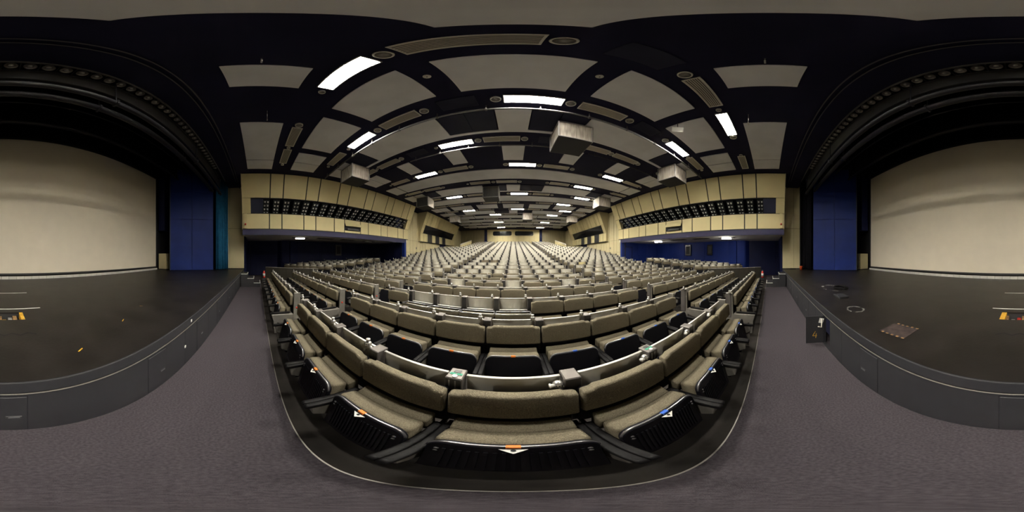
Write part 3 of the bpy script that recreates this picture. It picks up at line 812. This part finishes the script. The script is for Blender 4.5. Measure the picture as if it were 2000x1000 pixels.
# screen, drapes, portal
t = thing('projection_screen', 'huge blank cream projection screen across the back of the stage', 'screen', (0, -6.5, 1.0))
MB().box(-9.05, 9.05, -.03, 0, .05, 6.42, 'screen').obj('screen_cloth', t)
fr = MB(); fr.box(-9.15, 9.15, -.06, .02, -.02, .05, 'conface'); fr.box(-9.15, -9.05, -.06, .02, -.02, 6.5, 'conface'); fr.box(9.05, 9.15, -.06, .02, -.02, 6.5, 'conface'); fr.box(-9.15, 9.15, -.06, .02, 6.42, 6.55, 'conface'); fr.obj('screen_frame', t)
t = thing('footlight_row', 'row of pale metal footlight boxes along the foot of the screen', 'footlights', (0, -6.42, STG))
for i in range(60):
    x = -8.9 + i*.3017
    MB().box(x-.145, x+.145, -.05, .05, .0, .11, 'ring').obj('lamp_box', t)
MB().box(-12.6, 12.6, -9.4, -9.05, 0, 10, 'black').obj('wall_stage_back', kind='structure')
MB().box(-12.4, 12.4, -9.0, -1.1, 9.65, 9.8, 'black').obj('ceiling_fly', kind='structure')
MB().box(-12.7, -12.45, -9.2, -2.2, 0, 10, 'black').obj('wall_stage_left', kind='structure')
MB().box(12.45, 12.7, -9.2, -2.2, 0, 10, 'black').obj('wall_stage_right', kind='structure')
MB().box(-9.1, 9.1, -6.75, -6.7, 7.5, 9.6, 'black').obj('wall_stage_header', kind='structure')
b = MB()
b.box(-11.9, 11.9, -2.02, -1.25, HC+.06, HC+.2, 'navy')
b.box(-11.9, 11.9, -1.27, -1.2, HC-.0, 9.7, 'navy')
b.box(-12.4, -10.3, -2.1, -.9, HC+.1, HC+.3, 'navy'); b.box(10.3, 12.4, -2.1, -.9, HC+.1, HC+.3, 'navy')
b.box(-10.1, 10.1, -2.78, -2.36, HC+.10, HC+.25, 'black')
b.obj('ceiling_stage', kind='structure')
for i, (y, z_) in enumerate(((-1.22, HC-.01), (-1.36, HC+.03))):
    t = thing('curtain_track', 'thin bright curtain track on the dark ceiling above the stage edge, %s' % ('inner one', 'outer one')[i], 'curtain track', (0, y, z_))
    MB().box(-10.3, 10.3, -.012, .012, -.012, .02, 'pipe').obj('rail', t)
t = thing('light_batten', 'long batten of round stage downlights behind the portal', 'light batten', (0, -2.16, HC))
b = MB(); b.box(-10.05, 10.05, -.16, -.13, -.03, .2, 'conface'); b.box(-10.05, 10.05, -.19, -.165, -.55, .2, 'conface'); b.box(-10.05, 10.05, .13, .16, -.03, .2, 'pipe'); b.box(-10.05, 10.05, -.13, .13, .16, .2, 'black'); b.obj('trough', t)
dsm = MB(); dsm.lathe([(.095, .05), (.10, .02), (.085, .02), (.05, .10), (.0001, .13)], 'cone', 16); dsm.lathe([(.045, .09), (.04, .03), (.0001, .015)], 'white', 10)
dsm.box(-.13, -.12, -.13, .13, -.01, .16, 'conface')
dsm = dsm.mesh('stage_downlight')
for i in range(64):
    x = (-31.5+i)*.26
    mk('stage_downlight', dsm, t, (x, 0, 0))
def batten(y, z_, x0, x1, lab, r=.03, m='darkpipe', top=9.6, step=3.6):
    pipe('stage_batten', y, z_, x0, x1, lab, r, m, step, top)
batten(-2.19, 5.66, -9.6, 9.6, 'lowest dark pipe hanging across the front of the stage', .075, top=HC-.03)
batten(-2.72, 5.95, -9.6, 9.6, 'second dark pipe hanging across the stage behind the lowest', .09, top=HC+.1)
batten(-3.36, 6.95, -8.5, 8.5, 'pipe with pale strip high above the stage', .03, 'pipe')
batten(-4.0, 7.3, -9.2, 9.2, 'dark pipe in the fly space above mid stage', .03)
batten(-4.7, 6.86, -8.9, 8.9, 'heavy dark batten above the rear of the stage', .06)
batten(-5.5, 7.6, -8.8, 8.8, 'dark pipe in the fly space just before the screen', .035)
# borders
for i, (y, z0) in enumerate(((-3.05, 6.55), (-4.8, 6.95), (-6.2, 7.55))):
    b = MB(); n = 120; v = []
    for j in range(n+1):
        hw = (9.8, 9.0, 9.3)[i]; x = -hw + 2*hw*j/n; yy = y + .03*math.sin(j*1.9)
        v += [(x, yy, z0), (x, yy, 9.6)]
    b.add(v, [(2*j, 2*j+2, 2*j+3, 2*j+1) for j in range(n)], 'blackcloth', None, True)
    b.obj('stage_border', label='black cloth border hanging %s above the stage' % ('in front', 'in the middle', 'before the screen')[i], cat='stage border')
for s, nm in ((-1, 'left'), (1, 'right')):
    A, B_ = Vector((10.25, -2.85)), Vector((8.98, -5.3))
    ang = math.atan2((B_-A).y, s*(B_-A).x); L = (B_-A).length
    t = thing('stage_wing', 'tall royal blue wing panel on the %s of the stage' % nm, 'stage panel', (s*A.x, A.y, STG), ang)
    sy = 1 if s < 0 else -1
    for (a, c) in ((0, L/2-.006), (L/2+.006, L)):
        for (z0, z1) in ((.02, 3.3), (3.31, 5.2), (5.21, 7.0)):
            q0, q1 = sorted((0, sy*.08))
            MB().box(a, c, -.04, .04, z0, z1, 'blue').obj('panel', t)
    MB().box(L, L+.04, -.06, .06, 0, 7.0, 'rack').obj('edge_post', t)
    # black masking beside the screen
    b = MB(); x0, x1 = sorted((s*9.2, s*12.4)); b.box(x0, x1, -6.62, -6.55, STG, 9.6, 'black'); b.obj('wall_masking_'+nm, kind='structure')
    t = thing('wing_cabinet', 'low cream cabinet standing beside the screen on the %s' % nm, 'cabinet', (s*9.85, -6.1, STG))
    MB().rbox(-.6, .6, -.3, .3, .04, 1.08, .01, 'cream_dull', 1, smooth=False).obj('body', t)
    MB().box(-.58, .58, -.28, .28, 0, .04, 'gap').obj('plinth', t)
    MB().box(-s*.45-.05, -s*.45+.05, .295, .31, .62, .65, 'conface').obj('handle', t)
    # dark upper box in the wing gap
    t = thing('wing_box', 'tall dark blue-black casing hanging between screen and %s wing' % nm, 'casing', (s*9.75, -6.2, 3.5))
    MB().rbox(-.45, .45, -.25, .25, 0, 4.2, .02, 'bluedark', 1, smooth=False).obj('casing_body', t)
    MB().box(-.3, -.26, -.02, .02, 4.19, 6.15, 'rack').obj('hanger', t); MB().box(.26, .3, -.02, .02, 4.19, 6.15, 'rack').obj('hanger', t)
# teal curtain on the left, dark leg on the right
def drape(p0, p1, z0, z1, m, folds, amp, name, lab):
    b = MB(); n = folds*8; v = []
    d = (Vector(p1)-Vector(p0)); L = d.length; u = d/L; q = Vector((-u.y, u.x))
    for zz in (z0, (z0+z1)/2, z1):
        for j in range(n+1):
            a = j/n; off = amp*math.sin(2*PI*folds*a)*(1.15 if zz == z0 else .9)+amp*.4*math.sin(5.1*folds*a)
            p = Vector(p0)+d*a+q*off
            v.append((p.x, p.y, zz))
    b.add(v, [(r*(n+1)+j, r*(n+1)+j+1, (r+1)*(n+1)+j+1, (r+1)*(n+1)+j) for r in range(2) for j in range(n)], m, None, True)
    o = b.obj(name, label=lab, cat='curtain')
    md = o.modifiers.new('thick', 'SOLIDIFY'); md.thickness = .012
drape((-10.45, -2.66), (-11.25, -2.12), STG+.03, 7.45, 'teal', 6, .11, 'stage_curtain', 'gathered teal velvet curtain at the left edge of the stage')
drape((10.35, -2.75), (11.3, -2.3), STG+.03, 7.45, 'blackcloth', 6, .05, 'stage_curtain', 'gathered black curtain at the right edge of the stage')

# ---------------------------------------------------------------- seats
# local frame: x across, y = 0 at the front face of the backrest, the stage is towards -y
def outline_back(n=0):
    return [(-.300, .684), (-.29, .672), (.29, .672), (.300, .684), (.300, .880), (.288, .891), (.245, .893), (.222, .909), (-.222, .909), (-.245, .893), (-.288, .891), (-.300, .880)]
def back_mesh(folded=False):
    b = MB()
    bm_ = bmesh.new()
    poly = outline_back()
    v0 = [bm_.verts.new((p[0], 0.0, p[1])) for p in poly]; v1 = [bm_.verts.new((p[0], .070, p[1])) for p in poly]
    n = len(poly)
    bm_.faces.new(v0); bm_.faces.new(list(reversed(v1)))
    for i in range(n): bm_.faces.new((v0[i], v1[i], v1[(i+1) % n], v0[(i+1) % n]))
    bmesh.ops.recalc_face_normals(bm_, faces=bm_.faces)
    rim = [e for e in bm_.edges if abs(e.verts[0].co.y-e.verts[1].co.y) < 1e-6]
    bmesh.ops.bevel(bm_, geom=rim, offset=.033, segments=4, profile=.5, affect='EDGES', clamp_overlap=True)
    for v in bm_.verts:
        t = v.co.x/.3
        v.co.y += -.012*t*t + .006*math.sin(6*v.co.x+2)*(.94-v.co.z)/.3
        v.co.y += (v.co.z-.655)*.05
    mx = None
    if folded: mx = T(0, -.01, .668) @ Matrix.Rotation(R(83), 4, 'X') @ T(0, -.03, -.66)
    b.bm(bm_, 'fabric', mx, True)
    return b.mesh('backrest')
BACK = back_mesh(); BACKF = back_mesh(True)
def frame_mesh():
    b = MB()
    b.rbox(-.295, .295, .068, .099, .42, .868, .012, 'shell', 1, smooth=False)
    return b.mesh('back_frame')
BFR = frame_mesh()
def backpan_mesh():     # dark rear pan seen when a backrest is folded down
    mx = T(0, -.01, .668) @ Matrix.Rotation(R(83), 4, 'X') @ T(0, -.03, -.66)
    b = MB(); pts = [(x_, z_) for (x_, z_) in outline_back()]
    b.tube([mx @ Vector((p[0]*.985, .088, p[1])) for p in pts + [pts[0]]], .010, 'rim', 6)
    return b.mesh('back_rim')
BPAN = backpan_mesh()
TILT = Matrix.Rotation(R(-11), 4, 'X')
def tm(): return T(0, -.145, .625) @ Matrix.Rotation(R(-11), 4, 'X')
def cushion_mesh():
    b = MB(); b.rbox(-.260, .260, -.065, .065, -.40, 0, .03, 'fabric', 3, tm())
    b.prism([(.012, .622), (-.078, .580), (-.078, .46), (.012, .46)], 'x', -.258, .258, 'fabric', None, .012, 2, True)     # lower pad behind
    return b.mesh('seat_cushion')
CUSH = cushion_mesh()
def shell_outline(w, h, r, n=6):
    p = [(-w, -h), (w, -h)]
    for i in range(n+1): p.append((w-r+r*math.cos(R(90*i/n)), -r+r*math.sin(R(90*i/n))))
    for i in range(n+1): p.append((-w+r-r*math.sin(R(90*i/n)), -r+r*math.cos(R(90*i/n))))
    return p
def shell_mesh(ribs):
    b = MB()
    b.prism(shell_outline(.265, .41, .075), 'y', -.095, -.058, 'shell', tm(), .006, 1)
    if ribs:
        for i in range(17):
            x = -.200 + .025*i; b.box(x-.006, x+.006, -.101, -.094, -.36, -.07, 'shell', tm())
        for sx in (-1, 1):
            for dz in (0, .03): b.lathe([(.009, 0), (.009, .006), (.0001, .008)], 'pipe', 8, tm() @ T(sx*.225, -.095, -.08-dz) @ Matrix.Rotation(R(90), 4, 'X'))
    return b.mesh('seat_shell')
SHELL = shell_mesh(True); SHELL0 = shell_mesh(False)
def rimtop_mesh():
    b = MB(); p = shell_outline(.263, .3, .075)[2:]
    b.tube([tm() @ Vector((q[0], -.083, q[1]+.003)) for q in p], .008, 'rim', 6)
    return b.mesh('shell_rim')
RIMT = rimtop_mesh()
def sticker_mesh(m, tri):
    b = MB(); b.box(-.022, .022, -.097, -.076, .009, .0125, m, tm())
    b.box(-.022, .022, -.0985, -.0960, -.004, .010, m, tm())
    if tri:
        v = [(-.042, -.100, -.010), (.042, -.100, -.010), (0, -.128, -.026)]
        b.add([*v], [(0, 2, 1)], 'white', tm()); b.lathe([(.008, 0), (.008, .003), (.0001, .003)], 'gap', 8, tm() @ T(0, -.108, -.0135))
    return b.mesh('number_sticker')
STK = {(m, t): sticker_mesh(m, t) for m in ('orange', 'bluest') for t in (True, False)}
def arm_mesh(s):
    b = MB(); x = s*.2875
    prof = [(-.42, .470), (-.43, .492), (-.41, .514), (-.33, .520), (-.05, .530), (-.01, .522), (-.01, .488), (-.3, .480)]
    b.prism(prof, 'x', x-.022, x+.022, 'rubber', None, .008, 2, True)
    b.lathe([(.0001, -.022), (.018, -.02), (.023, -.012), (.023, .012), (.018, .02), (.0001, .022)], 'rubber', 12, T(x, -.405, .492) @ Matrix.Rotation(R(90), 4, 'Y'))
    return b.mesh('armrest')
ARM = {-1: arm_mesh(-1), 1: arm_mesh(1)}
def support_mesh(s):
    b = MB(); x = s*.292
    pr = [(-.385, .485), (-.375, .36), (-.20, .27), (-.12, 0.0), (.02, 0.0), (.05, .49)]
    b.prism(pr, 'x', x-.013, x+.013, 'grey', None, .004, 1)
    return b.mesh('side_support')
SUP = {-1: support_mesh(-1), 1: support_mesh(1)}
def desk_mesh(m='desk', n=6):
    b = MB(); prof = []
    for i in range(n+1):
        t = i/n; prof.append((.150 + .022*t + .007*math.sin(PI*t), .55 + .385*t))
    w = .252
    v = [(sx*w, y, z_) for (y, z_) in prof for sx in (-1, 1)] + [(sx*w, y+.012, z_) for (y, z_) in prof for sx in (-1, 1)]
    k = 2*(n+1)
    f = [(2*i, 2*i+1, 2*i+3, 2*i+2) for i in range(n)] + [(k+2*i+2, k+2*i+3, k+2*i+1, k+2*i) for i in range(n)]
    f += [(2*i, 2*i+2, k+2*i+2, k+2*i) for i in range(n)] + [(2*i+3, 2*i+1, k+2*i+1, k+2*i+3) for i in range(n)] + [(1, 0, k, k+1)]
    b.add(v, f, m, None, True)
    return b.mesh('desk_panel')
DESK = desk_mesh(); DESKY = desk_mesh('deskyel'); DESKB = desk_mesh('deskbrown')
def deskrim_mesh():
    b = MB(); b.rbox(-.256, .256, .167, .191, .928, .940, .004, 'deskrim', 1); return b.mesh('desk_rim')
DRIM = deskrim_mesh()
def ledge_mesh():
    b = MB(); b.rbox(-.25, .25, .085, .125, .715, .730, .003, 'white', 1); b.box(-.255, .255, .08, .13, .40, .715, 'conface'); return b.mesh('desk_ledge')
LEDGE = ledge_mesh()
def console_mesh(openf=False):
    b = MB(); b.rbox(-.048, .048, .105, .222, .40, .950, .006, 'console', 1, smooth=False)
    b.box(-.043, .043, .1035, .106, .42, .943, 'conface')
    if openf:
        for x in (-.022, .012): b.box(x-.004, x+.004, .101, .104, .85, .93, 'rim')
        b.lathe([(.016, 0), (.016, .005), (.009, .006), (.0001, .001)], 'ring', 12, T(0, .13, .95)); b.box(-.02, .02, .17, .20, .95, .953, 'conface')
        b.box(-.036, -.004, .145, .165, .95, .9525, 'green'); b.box(.004, .036, .145, .165, .95, .9525, 'green')
    return b.mesh('console')
CON = console_mesh(); CONO = console_mesh(True)
def ball_mesh(low):
    b = MB(); z_ = .905 if low else .975; y = .118 if low else .125; x = -.082
    n = 10
    b.lathe([(.0001, -.031)] + [(.031*math.cos(R(a)), .031*math.sin(R(a))) for a in (-60, -30, 0, 30, 60)] + [(.0001, .031)], 'ball', 12, T(x, y, z_))
    for a in range(5):
        an = R(-150+30*a)
        b.lathe([(.0045, 0), (.0045, .002), (.0001, .002)], 'gap', 6, T(x, y, z_) @ Matrix.Rotation(an, 4, 'Z') @ T(.0305, 0, .006) @ Matrix.Rotation(R(90), 4, 'Y'))
    b.lathe([(.014, 0), (.014, .02), (.018, .022), (.018, .03), (.0001, .032)], 'ring', 10, T(x, y, z_+.02) if not low else T(x-.018, y-.01, z_) @ Matrix.Rotation(R(-90), 4, 'Y'))
    b.tube([(x, y, z_-.01), (x+.02, y+.002, z_-.025), (-.040, y+.006, z_-.040)], .012, 'ring', 8)
    return b.mesh('swivel_ball')
BALL = ball_mesh(False); BALLL = ball_mesh(True)
def end_mesh(s):
    b = MB(); x = s*.325
    b.prism([(.075, .955), (.215, .955), (.20, .12), (.13, .02), (.02, .02), (.06, .5)], 'x', x-.018, x+.018, 'grey', None, .005, 1)
    b.prism([(-.40, .476), (.06, .476), (.06, .34), (-.20, .26), (-.36, .32)], 'x', x-.016, x+.016, 'grey', None, .004, 1)
    b.prism([(-.36, .33), (-.29, .33), (-.24, 0.02), (-.34, 0.02)], 'x', x-.014, x+.014, 'grey')
    return b.mesh('end_panel')
ENDP = {-1: end_mesh(-1), 1: end_mesh(1)}
def dot_mesh(s, m):
    b = MB(); b.lathe([(.022, 0), (.022, .002), (.0001, .002)], m, 14, T(s*.343, .13, .62) @ Matrix.Rotation(R(90*s), 4, 'Y')); return b.mesh('row_dot')
DOT = {(s, m): dot_mesh(s, m) for s in (-1, 1) for m in ('redst', 'bluest')}
def merged(meshes, name):
    b = MB()
    for me in meshes:
        mats = list(me.materials)
        vs = [v.co.copy() for v in me.vertices]
        o = len(b.v); b.v += [tuple(v) for v in vs]
        for p in me.polygons:
            mm = mats[p.material_index]
            if mm not in b.mats: b.mats.append(mm)
            b.f.append([o+i for i in p.vertices]); b.m.append(b.mats.index(mm)); b.sm.append(p.use_smooth)
    return b.mesh(name)
BASE_MID = merged([SHELL0, ARM[-1], ARM[1], SUP[-1], SUP[1]], 'seat_base')
def simple_back():
    b = MB(); b.prism([(-.30, .665), (.30, .665), (.30, .888), (.27, .895), (.22, .911), (-.22, .911), (-.27, .895), (-.30, .888)], 'y', 0, .075, 'fabric_far', None, .025, 1, True)
    return b.mesh('backrest')
BACKS = simple_back()

def seat(k, lab, loc, rz=0.0, level=0, rise=0.0, folded=False, left_end=False, right_end=False, sticker='orange', con=None, low=False, desk='desk', group='olive tip-up seats of the auditorium', con_left=True, ball=True):
    t = thing('tip_up_seat', lab, 'theatre seat', loc, rz, group)
    dz = (0, 0, rise)
    if level <= 1:
        mk('backrest', BACKF if folded else BACK, t)
        if folded: mk('back_rim', BPAN, t); mk('desk_ledge', LEDGE, t)
        else: mk('back_frame', BFR, t)
        mk('seat_cushion', CUSH, t)
        sh = mk('seat_shell', SHELL if level == 0 else SHELL0, t)
        mk('shell_rim', RIMT, sh)
        mk('number_sticker', STK[(sticker, level == 0)], sh, label='%s sticker' % ('orange' if sticker == 'orange' else 'blue'))
        for s in (-1, 1):
            mk('armrest', ARM[s], t); mk('side_support', SUP[s], t)
    else:
        mk('backrest', (BACKF if folded else BACK) if level == 2 else BACKS, t)
        mk('seat_base', BASE_MID, t)
        mk('seat_cushion', CUSH, t)
        if folded: mk('desk_ledge', LEDGE, t)
    if desk:
        dk = mk('desk_panel', {'desk': DESK, 'yel': DESKY, 'brown': DESKB}[desk], t, dz)
        if level <= 2: mk('desk_rim', DRIM, dk)
    if con_left:
        c = mk('console', CONO if con == 'open' else CON, t, (-W/2, 0, rise))
        if ball: mk('swivel_ball', BALLL if low else BALL, c)
    for s, e in ((-1, left_end), (1, right_end)):
        if e:
            ep = mk('end_panel', ENDP[s], t, dz if level > 1 else None)
            if level <= 2: mk('row_dot', DOT[(s, sticker if sticker == 'bluest' else 'redst')], ep, label='%s dot' % ('blue' if sticker == 'bluest' else 'red'))
    return t

FOLD = {3: {2, 3, 4, 5}, 5: {2, 5, 8}}
def nside(k):
    if k <= 5: return 8
    if k <= 7: return 9
    if k <= 12: return 10
    if k <= 19: return 11
    return 5
NIND = 10
def level_of(k, far=False):
    return 0 if k == 1 else 1 if k <= 3 else 2 if k <= 6 else 3
for k in range(1, NIND+1):
    y, f = rowy(k), rowf(k)
    rise = rowf(k+1)-f
    for i in range(1, 10):
        x = (i-5)*W
        fold = i in FOLD.get(k, ())
        st_ = 'bluest' if i >= 6 else 'orange'
        if k == 1 and i >= 6: st_ = 'bluest'
        lab = '%solive seat in row %s of the centre block, %s from the left aisle' % ('folded-down ' if fold else '', NUM[k], ORD[i])
        dk = 'desk'
        if k == 6 and i == 4: dk = None
        if k == 10 and i in (2, 3): dk = 'brown'
        seat(k, lab, (x, y, f), 0, level_of(k), rise, fold, i == 1, i == 9, st_, con='open' if (k == 1 and i in (5, 7)) else None, low=(k == 1 and i >= 5), desk=dk, ball=(not (k == 1 and i == 5)) and (k < 9 or random.random() < .5))
    for s, nm in ((-1, 'left'), (1, 'right')):
        n = nside(k)
        for j in range(1, n+1):
            x = s*(3.38 + (j-.5)*W)
            lab = 'olive seat in row %s of the %s side block, %s from the aisle' % (NUM[k], nm, ORD[j])
            dk = 'yel' if (k == 9 and s > 0 and j == 2) else 'desk'
            le = (s > 0 and j == 1) or (s < 0 and j == n); re_ = (s < 0 and j == 1) or (s > 0 and j == n)
            lv = level_of(k)
            if k == 1: lv = 0 if j <= 3 else 1
            if k in (2, 3) and j > 4: lv = 2
            seat(k, lab, (x, y, f), 0, lv, rise, False, le, re_, 'bluest' if s > 0 else 'orange', desk=dk)
# side boxes
for s, nm in ((-1, 'left'), (1, 'right')):
    ends = [(10.86, 5.34, 7), (11.09, 6.51, 7), (11.34, 7.68, 7), (11.58, 8.84, 6), (11.79, 10.04, 4), (12.0, 11.2, 3)]
    for r, (la, yy, n) in enumerate(ends):
        f = .05 + .095*r
        for j in range(1, n+1):
            d = (j-.5)*W
            lab = 'olive seat in row %s of the %s side box, %s from the inner end' % (NUM[r+1], nm, ORD[j])
            seat(0, lab, (s*(la+.713*d), yy-.70*d, f), R(-44.5)*s, 3, .09, False, (s > 0 and j == 1), (s < 0 and j == 1), group='olive tip-up seats of the side boxes', ball=(j % 2 == 0))

# everything beyond row ten: one object
def far_seats():
    b = MB()
    for k in range(NIND+1, NR+1):
        y, f = rowy(k), rowf(k); rise = (rowf(k+1)-f)
        xs = [(i-5)*W for i in range(1, 10)]
        ends = {xs[0]: -1, xs[-1]: 1}
        for s in (-1, 1):
            n = nside(k)
            for j in range(1, n+1):
                x = s*(3.38+(j-.5)*W - (.06 if 12 < k < 20 else 0)); xs.append(x)
                if j == 1: ends[x] = -s
                if j == n: ends[x] = s
        for x in xs:
            m = T(x, y, f)
            b.box(-.30, .30, 0, .07, .50, .910, 'fabric_far', m)
            b.box(-.29, .29, -.21, -.02, .25, .645, 'shell', m)
            b.add([(-.252, .145, .55), (.252, .145, .55), (.252, .175, .935+rise), (-.252, .175, .935+rise)], [(0, 1, 2, 3)], 'desk', m)
            b.box(-.256, .256, .18, .204, .93+rise, .942+rise, 'deskrim', m)
            b.box(-W/2-.048, -W/2+.048, .105, .222, .40, .955+rise, 'console', m)
            b.box(-W/2-.043, -W/2+.043, .1, .106, .42, .95+rise, 'conface', m)
            if random.random() < .6: b.box(-W/2-.10, -W/2-.05, .10, .15, .93+rise, .985+rise, 'ball', m)
            for sx in (-1, 1): b.box(sx*.286-.02, sx*.286+.02, -.40, 0, .25, .52, 'rubber', m)
            if x in ends:
                q = ends[x]; b.box(q*.325-.03, q*.325+.03, -.35, .2, .05, .55, 'grey', m); b.box(q*.325-.03, q*.325+.03, .06, .215, .5, .955+rise, 'console', m)
    b.obj('seat_rows', label='rows eleven to twenty-seven of olive seats with ivory desk backs rising to the rear', cat='theatre seats', kind='stuff')
far_seats()
